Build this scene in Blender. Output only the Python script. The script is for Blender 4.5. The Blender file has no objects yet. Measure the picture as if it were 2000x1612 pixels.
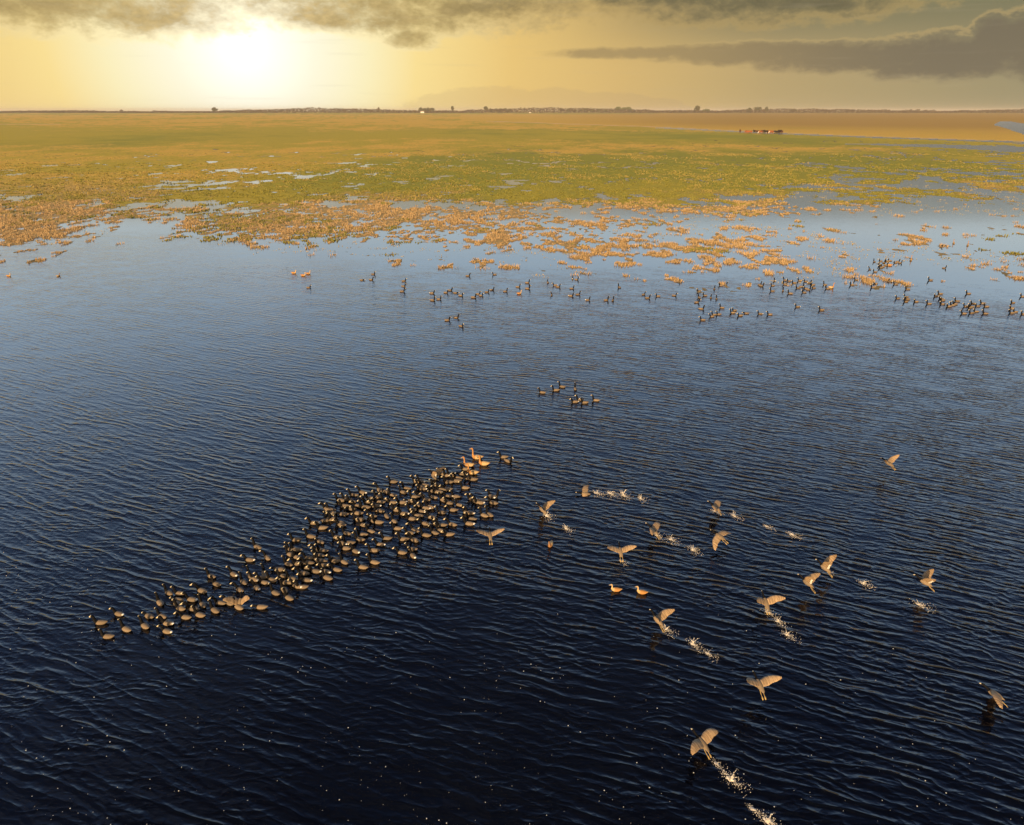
import bpy, bmesh, math, random
import numpy as np
from mathutils import Vector, Matrix
R = math.radians
rnd = random.Random(7)
scene = bpy.context.scene
COL = scene.collection

# ------------------------------------------------------------------ camera
CAM_H, FPX, Y_HOR = 11.0, 1351.0, 216.0          # metres; focal length and horizon row in photo pixels
PITCH = math.atan((806 - Y_HOR) / FPX)
cam_d = bpy.data.cameras.new("camera"); cam = bpy.data.objects.new("camera", cam_d); COL.objects.link(cam)
cam_d.sensor_width = 36.0; cam_d.lens = 36.0 * FPX / 2000.0
cam.location = (0, 0, CAM_H); cam.rotation_euler = (R(90) - PITCH, 0, 0)
cam_d.clip_start = 0.5; cam_d.clip_end = 60000
scene.camera = cam

def pix_dir(px, py):
    x, y = px - 1000.0, 806.0 - py
    return Vector((x, FPX * math.cos(PITCH) + y * math.sin(PITCH), -FPX * math.sin(PITCH) + y * math.cos(PITCH))).normalized()
def ground(px, py, z=0.0):
    d = pix_dir(px, py); t = (z - CAM_H) / d.z
    return Vector((d.x * t, d.y * t, z))
def to_map(X, Y):                                  # where a point of the flat ground lies in the survey photo (numpy)
    cp, sp = math.cos(PITCH), math.sin(PITCH)
    dep = Y * cp + CAM_H * sp; up = Y * sp - CAM_H * cp
    return 1000 + FPX * X / dep, 806 - FPX * up / dep

# ------------------------------------------------------------------ node helper
class NT:
    def __init__(s, tree): s.t = tree; s.n = tree.nodes; s.l = tree.links
    def new(s, kind, **kw):
        n = s.n.new(kind)
        for k, v in kw.items(): setattr(n, k, v)
        return n
    def put(s, sock, v):
        if isinstance(v, (int, float)):
            sock.default_value = v
        elif isinstance(v, tuple):
            sock.default_value = v if len(v) == len(sock.default_value) else tuple(v) + (1.0,)
        else: s.l.new(v, sock)
    def m(s, op, a, b=0.0, c=None, clamp=False):
        n = s.new('ShaderNodeMath', operation=op, use_clamp=clamp)
        s.put(n.inputs[0], a); s.put(n.inputs[1], b)
        if c is not None: s.put(n.inputs[2], c)
        return n.outputs[0]
    def step(s, x, lo, hi):
        n = s.new('ShaderNodeMapRange', interpolation_type='SMOOTHSTEP')
        s.put(n.inputs[0], x); s.put(n.inputs[1], lo); s.put(n.inputs[2], hi); s.put(n.inputs[3], 0.0); s.put(n.inputs[4], 1.0)
        return n.outputs[0]
    def mix(s, f, a, b, blend='MIX'):
        n = s.new('ShaderNodeMix', data_type='RGBA', blend_type=blend)
        s.put(n.inputs[0], f); s.put(n.inputs[6], a); s.put(n.inputs[7], b)
        return n.outputs[2]
    def vec(s, x, y, z=0.0):
        n = s.new('ShaderNodeCombineXYZ'); s.put(n.inputs[0], x); s.put(n.inputs[1], y); s.put(n.inputs[2], z); return n.outputs[0]
    def sep(s, v):
        n = s.new('ShaderNodeSeparateXYZ'); s.l.new(v, n.inputs[0]); return n.outputs
    def noise(s, v, scale, detail=3.0, rough=0.5, dist=0.0, lac=2.0):
        n = s.new('ShaderNodeTexNoise'); s.l.new(v, n.inputs['Vector'])
        s.put(n.inputs['Scale'], scale); s.put(n.inputs['Detail'], detail); s.put(n.inputs['Roughness'], rough)
        s.put(n.inputs['Distortion'], dist); s.put(n.inputs['Lacunarity'], lac)
        return n.outputs['Fac']
    def ramp(s, x, stops, interp='LINEAR'):
        n = s.new('ShaderNodeValToRGB'); n.color_ramp.interpolation = interp
        e = n.color_ramp.elements
        while len(e) > 1: e.remove(e[0])
        e[0].position = stops[0][0]; e[0].color = tuple(stops[0][1]) + (1,)
        for p, c in stops[1:]:
            k = e.new(p); k.color = tuple(c) + (1,)
        s.put(n.inputs[0], x); return n.outputs[0]

# ------------------------------------------------------------------ sky
SUN_EL, SUN_AZ = 14.0, 200.0        # the light that strikes the birds comes from behind the camera, a little to the left
world = bpy.data.worlds.new("World"); scene.world = world; world.use_nodes = True
w = NT(world.node_tree); w.n.clear()
out = w.new('ShaderNodeOutputWorld'); bg = w.new('ShaderNodeBackground')
w.l.new(bg.outputs[0], out.inputs[0])
tc = w.new('ShaderNodeTexCoord'); D = tc.outputs['Generated']; dx, dy, dz = w.sep(D)[:3]
sky = w.new('ShaderNodeTexSky', sky_type='NISHITA'); sky.sun_disc = False
sky.sun_elevation = R(SUN_EL); sky.sun_rotation = R(SUN_AZ)
sky.altitude = 10; sky.air_density = 1.2; sky.dust_density = 2.0
nish = w.mix(1.0, sky.outputs[0], (0.105, 0.090, 0.075), 'MULTIPLY')
el = w.m('MULTIPLY', w.m('ARCSINE', dz), 57.2958)
az = w.m('MULTIPLY', w.m('ARCTAN2', dx, dy), 57.2958)
# clear sky in front of the camera by elevation
K = 1.0 / 60.0
front = w.ramp(w.m('DIVIDE', w.m('MAXIMUM', el, 0.0), 60.0, clamp=True), [
    (0.0, (.42, .46, .42)), (8*K, (.47, .56, .60)), (13*K, (.46, .63, .82)), (18*K, (.42, .60, .86)), (25*K, (.22, .36, .62)),
    (34*K, (.10, .165, .35)), (44*K, (.045, .072, .16)), (55*K, (.022, .03, .065)), (1.0, (.018, .025, .055))])
front = w.mix(1.0, front, (2.0, 2.0, 2.0), 'MULTIPLY')
# soft high cloud that the water mirrors
n_hi = w.noise(D, 3.2, 4, .55)
front = w.mix(w.m('MULTIPLY', w.step(n_hi, .45, .75), .25), front, (.8, .85, .95))
# golden band near the horizon around the veiled evening glow
sd = pix_dir(475, 92)
dp = w.new('ShaderNodeVectorMath', operation='DOT_PRODUCT'); w.l.new(D, dp.inputs[0]); dp.inputs[1].default_value = sd
ang = w.m('MULTIPLY', w.m('ARCCOSINE', w.m('MINIMUM', dp.outputs['Value'], 1.0)), 57.2958)
A = 1.0 / 64.0
gold = w.ramp(w.m('MULTIPLY', ang, A, clamp=True), [
    (0.0, (.62, .62, .59)), (2.2*A, (.56, .56, .49)), (4.8*A, (.51, .49, .38)), (8.5*A, (.49, .445, .27)), (12*A, (.48, .375, .155)),
    (19*A, (.41, .283, .098)), (27*A, (.34, .233, .088)), (38*A, (.24, .18, .085)), (52*A, (.17, .145, .082)), (1.0, (.13, .12, .08))])
gold = w.mix(1.0, gold, (2.0, 2.0, 2.0), 'MULTIPLY')
gold = w.mix(w.m('MULTIPLY', w.step(el, 2.5, 6.5), w.m('MULTIPLY', w.step(ang, 16, 40), .80)), gold, (.185, .18, .105))
# clouds: blobs in azimuth / elevation with a broken edge
def azel(px, py):
    d = pix_dir(px, py); return math.degrees(math.atan2(d.x, d.y)), math.degrees(math.asin(d.z))
cv = w.vec(w.m('MULTIPLY', az, .55), w.m('MULTIPLY', el, .95), 3.7)
nz = w.noise(cv, 1.0, 9, .64, .15)
nz2 = w.noise(cv, 2.3, 7, .60, .1)
edge = w.m('ADD', w.m('MULTIPLY', w.m('SUBTRACT', nz, .5), 3.4), w.m('MULTIPLY', w.m('SUBTRACT', nz2, .5), 1.5))
def blobs(lst):
    acc = None
    for (px, py, rx, ry) in lst:
        a0, e0 = azel(px, py); a1, _ = azel(px + rx, py); _, e1 = azel(px, py - ry)
        qa = w.m('MULTIPLY', w.m('SUBTRACT', az, a0), 1.0 / (a1 - a0)); qe = w.m('MULTIPLY', w.m('SUBTRACT', el, e0), 1.0 / max(e1 - e0, .05))
        v = w.m('SUBTRACT', 1.0, w.m('ADD', w.m('MULTIPLY', qa, qa), w.m('MULTIPLY', qe, qe)))
        acc = v if acc is None else w.m('MAXIMUM', acc, v)
    return acc
high = blobs([(80, -5, 170, 60), (250, 8, 200, 58), (330, 30, 80, 26), (640, -5, 170, 52), (820, -12, 290, 66), (905, 15, 120, 26), (1500, -14, 290, 52), (1620, 8, 70, 20),
              (1300, -8, 150, 22), (770, 36, 150, 34), (805, 74, 46, 22), (650, 40, 90, 22)])
band = blobs([(1250, 104, 190, 13), (1450, 104, 230, 24), (1650, 112, 230, 33), (1850, 112, 230, 50), (1990, 80, 110, 60), (2100, 110, 180, 62), (1940, 60, 50, 36)])
dh = w.m('ADD', w.m('MAXIMUM', high, -2.0), edge)
db = w.m('ADD', w.m('MAXIMUM', band, -2.0), w.m('MULTIPLY', edge, .55))
mh = w.step(dh, -.75, 1.25); mb = w.step(db, -.25, .75)
rim = w.m('MULTIPLY', w.step(dh, -1.3, -.3), w.m('SUBTRACT', 1.0, mh))
rimb = w.m('MULTIPLY', w.m('MULTIPLY', w.step(db, -.35, .0), w.m('SUBTRACT', 1.0, w.step(db, .0, .3))), w.step(el, 3.5, 4.6))
near = w.m('SUBTRACT', 1.0, w.step(ang, 3, 26))
rimcol = w.mix(near, (.46, .33, .13), (1.15, .98, .55))
skyc = w.mix(w.m('MULTIPLY', rim, .65), gold, rimcol)
skyc = w.mix(w.m('MULTIPLY', rimb, .5), skyc, (.55, .40, .17))
darkc = w.mix(near, (.13, .115, .065), (.47, .335, .125))
darkc = w.mix(w.m('MULTIPLY', w.step(nz2, .35, .75), .6), darkc, w.mix(near, (.20, .165, .09), (.82, .60, .25)))
skyc = w.mix(w.m('MULTIPLY', mh, .92), skyc, darkc)
bandc = w.mix(w.step(az, 4, 30), (.40, .29, .13), (.185, .155, .105))
skyc = w.mix(w.m('MULTIPLY', mb, .9), skyc, bandc)
# faint far cloud bank low over the horizon
low = w.m('ADD', blobs([(1080, 214, 130, 44), (1190, 214, 110, 36), (1290, 214, 60, 24), (960, 214, 180, 46)]), w.m('MULTIPLY', w.m('SUBTRACT', nz2, .5), .9))
skyc = w.mix(w.m('MULTIPLY', w.step(low, .0, .25), .20), skyc, (.42, .30, .19))
wis = w.noise(w.vec(w.m('MULTIPLY', az, .12), w.m('MULTIPLY', el, 2.2)), 1.0, 4, .5)
skyc = w.mix(w.m('MULTIPLY', w.step(wis, .58, .72), .10), skyc, (.5, .42, .28))
front = w.mix(w.step(w.m('DIVIDE', dz, w.m('MAXIMUM', dy, .05)), .1262, .140), skyc, front)
front = w.mix(1.0, front, (.815, .81, .80), 'MULTIPLY')
frontness = w.step(dy, -.15, .45)
total = w.mix(frontness, nish, front)
# below the horizon: nothing shines
total = w.mix(w.step(dz, -.06, -.01), (.05, .04, .02), total)
w.l.new(total, bg.inputs[0]); bg.inputs[1].default_value = 1.0

sl = bpy.data.lights.new("sun", 'SUN'); so = bpy.data.objects.new("sun", sl); COL.objects.link(so)
sl.energy = 5.0; sl.angle = R(0.6); sl.color = (1.0, .70, .38)
saz = R(SUN_AZ)                                   # clockwise from +Y
sv = Vector((math.sin(saz) * math.cos(R(SUN_EL)), math.cos(saz) * math.cos(R(SUN_EL)), math.sin(R(SUN_EL))))
so.rotation_euler = sv.to_track_quat('Z', 'Y').to_euler()
vs = scene.view_settings; vs.view_transform = 'Standard'; vs.look = 'None'; vs.gamma = 1.0; vs.exposure = 0.3; vs.use_curve_mapping = False

# ------------------------------------------------------------------ tagging and mesh helpers
def tag(o, label=None, cat=None, group=None, kind=None):
    if label: o["label"] = label
    if cat: o["category"] = cat
    if group: o["group"] = group
    if kind: o["kind"] = kind
    return o
def mesh_obj(name, verts, faces, mats, parent=None, mat_idx=None, smooth=False, link=True):
    me = bpy.data.meshes.new(name); me.from_pydata(verts, [], faces)
    for m_ in (mats if isinstance(mats, (list, tuple)) else [mats]): me.materials.append(m_)
    if mat_idx is not None: me.polygons.foreach_set('material_index', mat_idx)
    if smooth: me.polygons.foreach_set('use_smooth', [True] * len(me.polygons))
    me.update()
    o = bpy.data.objects.new(name, me)
    if link: COL.objects.link(o)
    if parent: o.parent = parent
    return o
def np_mesh(name, V, Fq, mat, k=4, attr=None, smooth=True):
    me = bpy.data.meshes.new(name)
    me.vertices.add(len(V)); me.vertices.foreach_set('co', V.astype(np.float32).ravel())
    n = len(Fq); me.loops.add(n * k); me.loops.foreach_set('vertex_index', Fq.astype(np.int32).ravel())
    me.polygons.add(n); me.polygons.foreach_set('loop_start', np.arange(0, n * k, k, dtype=np.int32))
    me.polygons.foreach_set('loop_total', np.full(n, k, dtype=np.int32))
    if smooth: me.polygons.foreach_set('use_smooth', np.ones(n, dtype=bool))
    me.update(calc_edges=True)
    if attr is not None:
        ca = me.color_attributes.new('zone', 'FLOAT_COLOR', 'POINT')
        ca.data.foreach_set('color', attr.astype(np.float32).ravel())
    me.materials.append(mat)
    o = bpy.data.objects.new(name, me); COL.objects.link(o); return o
def mat(name, color, rough=.7, spec=.3, var=0.0, vscale=20.0, **kw):
    m_ = bpy.data.materials.new(name); m_.use_nodes = True; t = NT(m_.node_tree)
    b = t.n['Principled BSDF']; b.inputs['Roughness'].default_value = rough; b.inputs['Specular IOR Level'].default_value = spec
    if var:
        tcn = t.new('ShaderNodeTexCoord'); nz_ = t.noise(tcn.outputs['Object'], vscale, 3, .6)
        lo = tuple(c * (1 - var) for c in color); hi = tuple(min(1, c * (1 + var)) for c in color)
        t.l.new(t.mix(nz_, lo, hi), b.inputs['Base Color'])
    else: b.inputs['Base Color'].default_value = tuple(color) + (1,)
    for k, v in kw.items(): b.inputs[k].default_value = v
    return m_

# numpy noise
def hash2(ix, iy, seed):
    h = (ix.astype(np.int64) * 374761393 + iy.astype(np.int64) * 668265263 + seed * 974711) & 0xffffffff
    h = ((h ^ (h >> 13)) * 1274126177) & 0xffffffff
    return ((h ^ (h >> 16)) & 0xffffff) / float(0xffffff)
def vnoise(x, y, seed=0):
    ix, iy = np.floor(x), np.floor(y); fx, fy = x - ix, y - iy
    fx = fx * fx * (3 - 2 * fx); fy = fy * fy * (3 - 2 * fy)
    a, b = hash2(ix, iy, seed), hash2(ix + 1, iy, seed); c, d = hash2(ix, iy + 1, seed), hash2(ix + 1, iy + 1, seed)
    return (a * (1 - fx) + b * fx) * (1 - fy) + (c * (1 - fx) + d * fx) * fy
def fbm(x, y, seed=0, octs=5, rough=.55):
    s = np.zeros_like(x); a = 1.0; tot = 0
    for o in range(octs):
        s += a * vnoise(x * 2 ** o + 17.3 * o, y * 2 ** o - 9.1 * o, seed + o); tot += a; a *= rough
    return s / tot
def sstep(x, lo, hi):
    t = np.clip((x - lo) / (hi - lo), 0, 1); return t * t * (3 - 2 * t)

# ------------------------------------------------------------------ water
wm = bpy.data.materials.new("lagoon water"); wm.use_nodes = True; t = NT(wm.node_tree)
b = t.n['Principled BSDF']
geo = t.new('ShaderNodeNewGeometry'); P = geo.outputs['Position']; X, Y, Z = t.sep(P)[:3]
b.inputs['Base Color'].default_value = (.0012, .0018, .0045, 1); b.inputs['Roughness'].default_value = .045; b.inputs['IOR'].default_value = 1.333
# crests bend: nearly square to the view on the left, swinging round on the right
bend = t.m('DIVIDE', t.m('MULTIPLY', t.m('MULTIPLY', X, X), .010), t.m('ADD', 1.0, t.m('MULTIPLY', t.m('ABSOLUTE', X), .03)))
V_ = t.m('ADD', t.m('ADD', Y, t.m('MULTIPLY', X, .27)), t.m('MULTIPLY', bend, t.m('SIGN', X)))
wv = t.vec(t.m('MULTIPLY', X, .36), V_)
w1 = t.noise(wv, 3.4, 2.5, .5, .35)
def train(coord, lam, ph_noise, amt):              # sharp-crested wave train with a wandering phase
    p_ = t.m('FRACT', t.m('ADD', t.m('MULTIPLY', coord, 1.0 / lam), t.m('MULTIPLY', t.m('SUBTRACT', ph_noise, .5), amt)))
    up_ = t.m('MULTIPLY', p_, 1 / .58, clamp=True); dn = t.m('MULTIPLY', t.m('SUBTRACT', 1.0, p_), 1 / .42, clamp=True)
    return t.m('POWER', t.m('MINIMUM', up_, dn), 1.7)      # narrow crest, flat trough
pa = t.noise(wv, 1.35, 3, .55, .2); pb = t.noise(t.vec(t.m('MULTIPLY', X, .6), Y, 4.0), 2.0, 3, .55, .2); pc = t.noise(t.vec(t.m('MULTIPLY', X, .7), Y, 9.0), 2.6, 3, .55, .2)
ma = t.step(t.noise(t.vec(t.m('MULTIPLY', X, .7), Y, 20.0), .8, 2, .5), .33, .62); mb_ = t.step(t.noise(t.vec(t.m('MULTIPLY', X, .7), Y, 30.0), .9, 2, .5), .36, .64); mc_ = t.step(t.noise(t.vec(X, Y, 40.0), .9, 2, .5), .38, .66)
tA = t.m('MULTIPLY', train(V_, .36, pa, 3.0), t.m('ADD', .35, ma))
tB = t.m('MULTIPLY', train(t.m('ADD', V_, t.m('MULTIPLY', X, .22)), .245, pb, 2.8), t.m('ADD', .3, mb_))
tC = t.m('MULTIPLY', train(t.m('ADD', V_, t.m('MULTIPLY', X, -.42)), .175, pc, 2.6), t.m('ADD', .25, mc_))
w3 = t.noise(P, 11.0, 2, .5)
w4 = t.noise(t.vec(t.m('MULTIPLY', X, .35), V_), .55, 2, .5)
hgt = t.m('ADD', t.m('MULTIPLY', tA, .0136), t.m('MULTIPLY', tB, .0082))
hgt = t.m('ADD', hgt, t.m('MULTIPLY', tC, .0052))
hgt = t.m('ADD', hgt, t.m('MULTIPLY', w1, .019))
hgt = t.m('ADD', hgt, t.m('MULTIPLY', w3, .0042))
hgt = t.m('ADD', hgt, t.m('MULTIPLY', w4, .022))
# wind lies off the shore: calm water by the reeds, ruffled water further out
pn = t.noise(t.vec(t.m('MULTIPLY', X, .5), Y), .07, 4, .6, .5)
lim = t.m('ADD', t.m('ADD', Y, t.m('MULTIPLY', t.m('MAXIMUM', X, 0.0), .16)), t.m('ADD', t.m('MULTIPLY', t.m('SUBTRACT', pn, .5), 30.0), t.m('SUBTRACT', t.m('MULTIPLY', t.step(X, -40, 5), 14.0), 11.0)))
calm = t.step(lim, 42, 62)
calm2 = t.m('MULTIPLY', t.step(Y, 12, 38), .50)
amp = t.m('MULTIPLY', t.m('SUBTRACT', 1.0, t.m('MULTIPLY', calm, .955)), t.m('SUBTRACT', 1.0, calm2))
t.l.new(t.m('ADD', .05, t.m('MULTIPLY', t.step(Y, 55, 110), .09)), b.inputs['Roughness'])
gust = t.m('ADD', .72, t.m('MULTIPLY', t.noise(t.vec(t.m('MULTIPLY', X, .6), Y), .16, 3, .5), .56))
lee = ground(880, 1440); lx_ = t.m('MULTIPLY', t.m('SUBTRACT', X, lee.x), 1 / 5.5); ly_ = t.m('MULTIPLY', t.m('SUBTRACT', Y, lee.y), 1 / 4.0)
amp = t.m('MULTIPLY', amp, t.m('SUBTRACT', 1.0, t.m('MULTIPLY', t.m('EXPONENT', t.m('MULTIPLY', t.m('ADD', t.m('MULTIPLY', lx_, lx_), t.m('MULTIPLY', ly_, ly_)), -1.0)), .5)))   # a slick in the near water
rings = None                                             # rings left where birds last kicked the water
for (rx, ry, rr0) in ((1681, 1273, .38), (1764, 1337, .42), (1938, 1246, .35), (1594, 1208, .30)):
    g_ = ground(rx, ry); ddx = t.m('SUBTRACT', X, g_.x); ddy = t.m('SUBTRACT', Y, g_.y)
    r2 = t.m('ADD', t.m('MULTIPLY', ddx, ddx), t.m('MULTIPLY', ddy, ddy)); rr1 = t.m('SQRT', r2)
    v_ = t.m('MULTIPLY', t.m('SINE', t.m('MULTIPLY', rr1, 2 * math.pi / .13)), t.m('EXPONENT', t.m('MULTIPLY', r2, -1.0 / rr0 ** 2)))
    rings = v_ if rings is None else t.m('ADD', rings, v_)
bump = t.new('ShaderNodeBump'); bump.inputs['Distance'].default_value = 1.0
t.l.new(t.m('ADD', t.m('MULTIPLY', t.m('MULTIPLY', hgt, amp), gust), t.m('MULTIPLY', rings, .0022)), bump.inputs['Height']); bump.inputs['Strength'].default_value = 1.0
t.l.new(bump.outputs[0], b.inputs['Normal'])
water = mesh_obj('water', [(-6000, -60, 0), (6000, -60, 0), (6000, 6000, 0), (-6000, 6000, 0)], [(0, 1, 2, 3)], wm); tag(water, kind='structure')

# ------------------------------------------------------------------ ground
GX = np.array([-1200, 0, 250, 500, 750, 1000, 1250, 1500, 1750, 2000, 3200], float)
GY = np.array([200, 270, 290, 310, 330, 360, 385, 400, 430, 455, 480, 505, 530, 555, 580], float)
_W = [[0]*9, [0, 0, 0, 0, 0, 0, 0, .0, .10], [0, 0, 0, 0, 0, 0, .02, .12, .20], [0, .02, .02, .05, .04, .03, .05, .15, .22], [.05, .12, .20, .20, .12, .08, .12, .30, .42],
      [.10, .15, .28, .30, .20, .08, .12, .48, .72], [.08, .15, .28, .36, .30, .22, .25, .68, .84], [.05, .50, .35, .40, .48, .50, .60, .84, .92], [.02, .75, .06, .10, .42, .62, .72, .88, .93],
      [.15, 1, .38, .34, .44, .58, .68, .93, .95], [.97, 1, 1, .72, .50, .52, .60, .93, .97], [.99, 1, 1, 1, .80, .60, .58, .95, .98], [1, 1, 1, 1, 1, .90, .70, .97, .99], [1, 1, 1, 1, 1, 1, .90, .99, 1], [1]*9]
WT = np.array([[r[0]] + r + [r[-1]] for r in _W], float)
def table(T, px, py):
    px = np.clip(px, GX[0], GX[-1] - 1e-3); py = np.clip(py, GY[0], GY[-1] - 1e-3)
    i = np.searchsorted(GX, px, 'right') - 1; j = np.searchsorted(GY, py, 'right') - 1
    fx = (px - GX[i]) / (GX[i + 1] - GX[i]); fy = (py - GY[j]) / (GY[j + 1] - GY[j])
    return (T[j, i] * (1 - fx) + T[j, i + 1] * fx) * (1 - fy) + (T[j + 1, i] * (1 - fx) + T[j + 1, i + 1] * fx) * fy
def line_y(px, pts):
    return np.interp(px, [p[0] for p in pts], [p[1] for p in pts])
DITCH = [(-1200, 200), (900, 236), (1000, 239), (1300, 249), (1500, 259), (1700, 267), (2000, 277), (3200, 320)]
def terrain(X, Y):
    px, py = to_map(X, Y)
    kf = sstep(py, 392, 415) * .52
    n = (.55 - kf * .6) * fbm(X * .16, Y * .13, 3, 6, .62) + (.45 - kf * .4) * fbm(X * .55, Y * .36, 8, 4, .6) + kf * (.30 * vnoise(X * 1.0, Y * .6, 12) + .42 * vnoise(X * 1.7, Y * 1.0, 13) + .28 * vnoise(X * 3.1, Y * 1.7, 14))
    f = np.clip((n - .5) * 3.7 + .5, .002, .998)           # roughly uniform 0..1
    W_ = table(WT, px + (vnoise(X * .05, Y * .05, 40) - .5) * 90, py + (vnoise(X * .07, Y * .05, 41) - .5) * 14)
    W_ = np.where(py < 274, 0, W_)
    W_ = W_ + .12 * sstep(py, 405, 425) * sstep(px, 450, 700) * (W_ < .9)
    z = (f - W_) * 0.5
    z = np.where(z < 0, z * .22, np.where(z < .04, z * .5, .02 + (z - .04) * .08))        # low flat tussock ground, never mounds
    z = np.where(W_ < .001, .03 + .04 * f, z)
    z = np.where(W_ > .995, -.35, z)
    # ditch along the drove road and the river arm at the right
    dy = py - line_y(px, DITCH)
    wet = (np.abs(dy - 1.5) < .9) & (px > 1280) & (vnoise(X * .02, Y * .01, 60) > .42)
    z = np.where(wet, -.1, z)
    wid = np.interp(px, [1250, 1700, 2000, 3200], [0, 1.0, 6.0, 10]); pond = (np.abs(py - line_y(px, [(1700, 282), (1850, 286), (2000, 292), (3200, 330)])) < wid * (.15 + 1.2 * vnoise(X * .03, Y * .02, 61))) & (px > 1650)
    z = np.where(pond, -.1, z)
    e1 = line_y(px, [(1940, 244), (1952, 238), (1975, 238), (2000, 242), (2060, 250), (3200, 300)]); e2 = line_y(px, [(1940, 244.3), (1960, 249), (1980, 256), (2000, 263), (2060, 275), (3200, 330)])
    river = (px > 1942) & (py > e1) & (py < e2); z = np.where(river, -.1, z)
    return z, px, py, n, dy
rows = [38.0]
while rows[-1] < 14000:
    r_ = rows[-1]; rows.append(r_ + max(.30, min(r_ * r_ / (692.0 * CAM_H) * .55, 400)))
rows = np.array(rows); NC = 820
uu = np.linspace(-1, 1, NC); uu = np.sign(uu) * np.abs(uu) ** 1.0
YY, UU = np.meshgrid(rows, uu, indexing='ij'); XX = UU * (YY * 0.92 + 14)
Zt, PX, PY, N0, DY = terrain(XX, YY)
Zt = np.where(YY < 39, -.8, Zt)
# zone weights: R straw, G lush green, B bare track
big = fbm(XX * .012, YY * .006, 21, 4); mid = fbm(XX * .09, YY * .06, 22, 5); fine = fbm(XX * .5, YY * .35, 23, 3)
straw = np.full_like(XX, .55)
straw = np.where(PY < 262, .62 + (big - .5) * 1.6, straw)
gb = np.exp(-((PY - line_y(PX, [(0, 262), (700, 268), (900, 262), (1400, 268), (2000, 290)])) / 9.0) ** 2) * sstep(PX, 150, 900) + .8 * np.exp(-((PY - 270) / 14.0) ** 2) * (PX < 600)
straw -= gb * .75 * (.6 + .8 * big)
straw -= .50 * np.exp(-((PY - line_y(PX, [(0, 355), (800, 345), (1500, 350), (2000, 320)])) / 30.0) ** 2) * sstep(big, .3, .55)
straw -= .35 * np.exp(-((PY - 312) / 12.0) ** 2) * (PX > 800)
straw += (mid - .5) * 1.2 + (fine - .5) * .5
straw += .6 * sstep(PY, 395, 415)
upr = (DY < 0) & (PX > 900); straw = np.where(upr, .85 + (big - .5) * .9, straw)
straw = np.where((PY < 224), .25 + (big - .5) * 2, straw)
track = np.exp(-((DY + .2) / .55) ** 2) * (PX > 950) * .8 + .5 * np.exp(-((PY - 243) / .6) ** 2) * (PX < 120)
green = sstep(big + (mid - .5) * .4, .35, .65)
attr = np.stack([np.clip(straw, 0, 1), np.clip(green, 0, 1), np.clip(track, 0, 1), np.clip((Zt + .01) / .05, 0, 1)], -1).reshape(-1, 4)
nr = len(rows); idx = np.arange(nr * NC).reshape(nr, NC)
quads = np.stack([idx[:-1, :-1], idx[:-1, 1:], idx[1:, 1:], idx[1:, :-1]], -1).reshape(-1, 4)
gm = bpy.data.materials.new("marsh ground"); gm.use_nodes = True; t = NT(gm.node_tree); b = t.n['Principled BSDF']
va = t.new('ShaderNodeVertexColor'); va.layer_name = 'zone'; sc_ = t.new('ShaderNodeSeparateColor'); t.l.new(va.outputs[0], sc_.inputs[0])
P = t.new('ShaderNodeNewGeometry').outputs['Position']
d1 = t.noise(P, 1.3, 5, .65); d2 = t.noise(P, .11, 4, .6)
sR = t.step(t.m('ADD', sc_.outputs[0], t.m('MULTIPLY', t.m('SUBTRACT', d1, .5), .9)), .25, .75)
grn = t.mix(sc_.outputs[1], (.52, .39, .030), (.33, .305, .024)); grn = t.mix(t.step(d1, .3, .65), t.mix(.4, grn, (.14, .13, .02)), grn)
stw = t.mix(d2, (.68, .41, .048), (.80, .50, .065)); stw = t.mix(t.step(d1, .35, .62), t.mix(.4, stw, (.2, .13, .04)), stw)
colr = t.mix(sR, grn, stw); gx, gy, gz_ = t.sep(P)[:3]
stw2 = t.mix(t.m('SUBTRACT', 1.0, t.step(gy, 70, 150)), colr, t.mix(sR, grn, t.mix(d1, (.34, .23, .08), (.48, .34, .15))))
colr = stw2
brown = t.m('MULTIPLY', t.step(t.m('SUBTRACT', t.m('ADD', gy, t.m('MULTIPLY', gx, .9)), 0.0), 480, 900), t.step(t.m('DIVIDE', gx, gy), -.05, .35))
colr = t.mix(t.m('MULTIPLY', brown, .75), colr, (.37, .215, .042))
colr = t.mix(sc_.outputs[2], colr, (.66, .46, .24))
mud = t.mix(t.step(va.outputs[1], .05, .5), (.09, .085, .035), colr)
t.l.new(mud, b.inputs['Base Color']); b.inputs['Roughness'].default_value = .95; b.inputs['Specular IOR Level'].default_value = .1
bp = t.new('ShaderNodeBump'); t.l.new(t.m('MULTIPLY', d1, .35), bp.inputs['Height']); bp.inputs['Distance'].default_value = 1.0; bp.inputs['Strength'].default_value = .4
t.l.new(bp.outputs[0], b.inputs['Normal'])
gnd = np_mesh('ground', np.stack([XX, YY, Zt], -1).reshape(-1, 3), quads, gm, 4, attr); tag(gnd, kind='structure')

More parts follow.
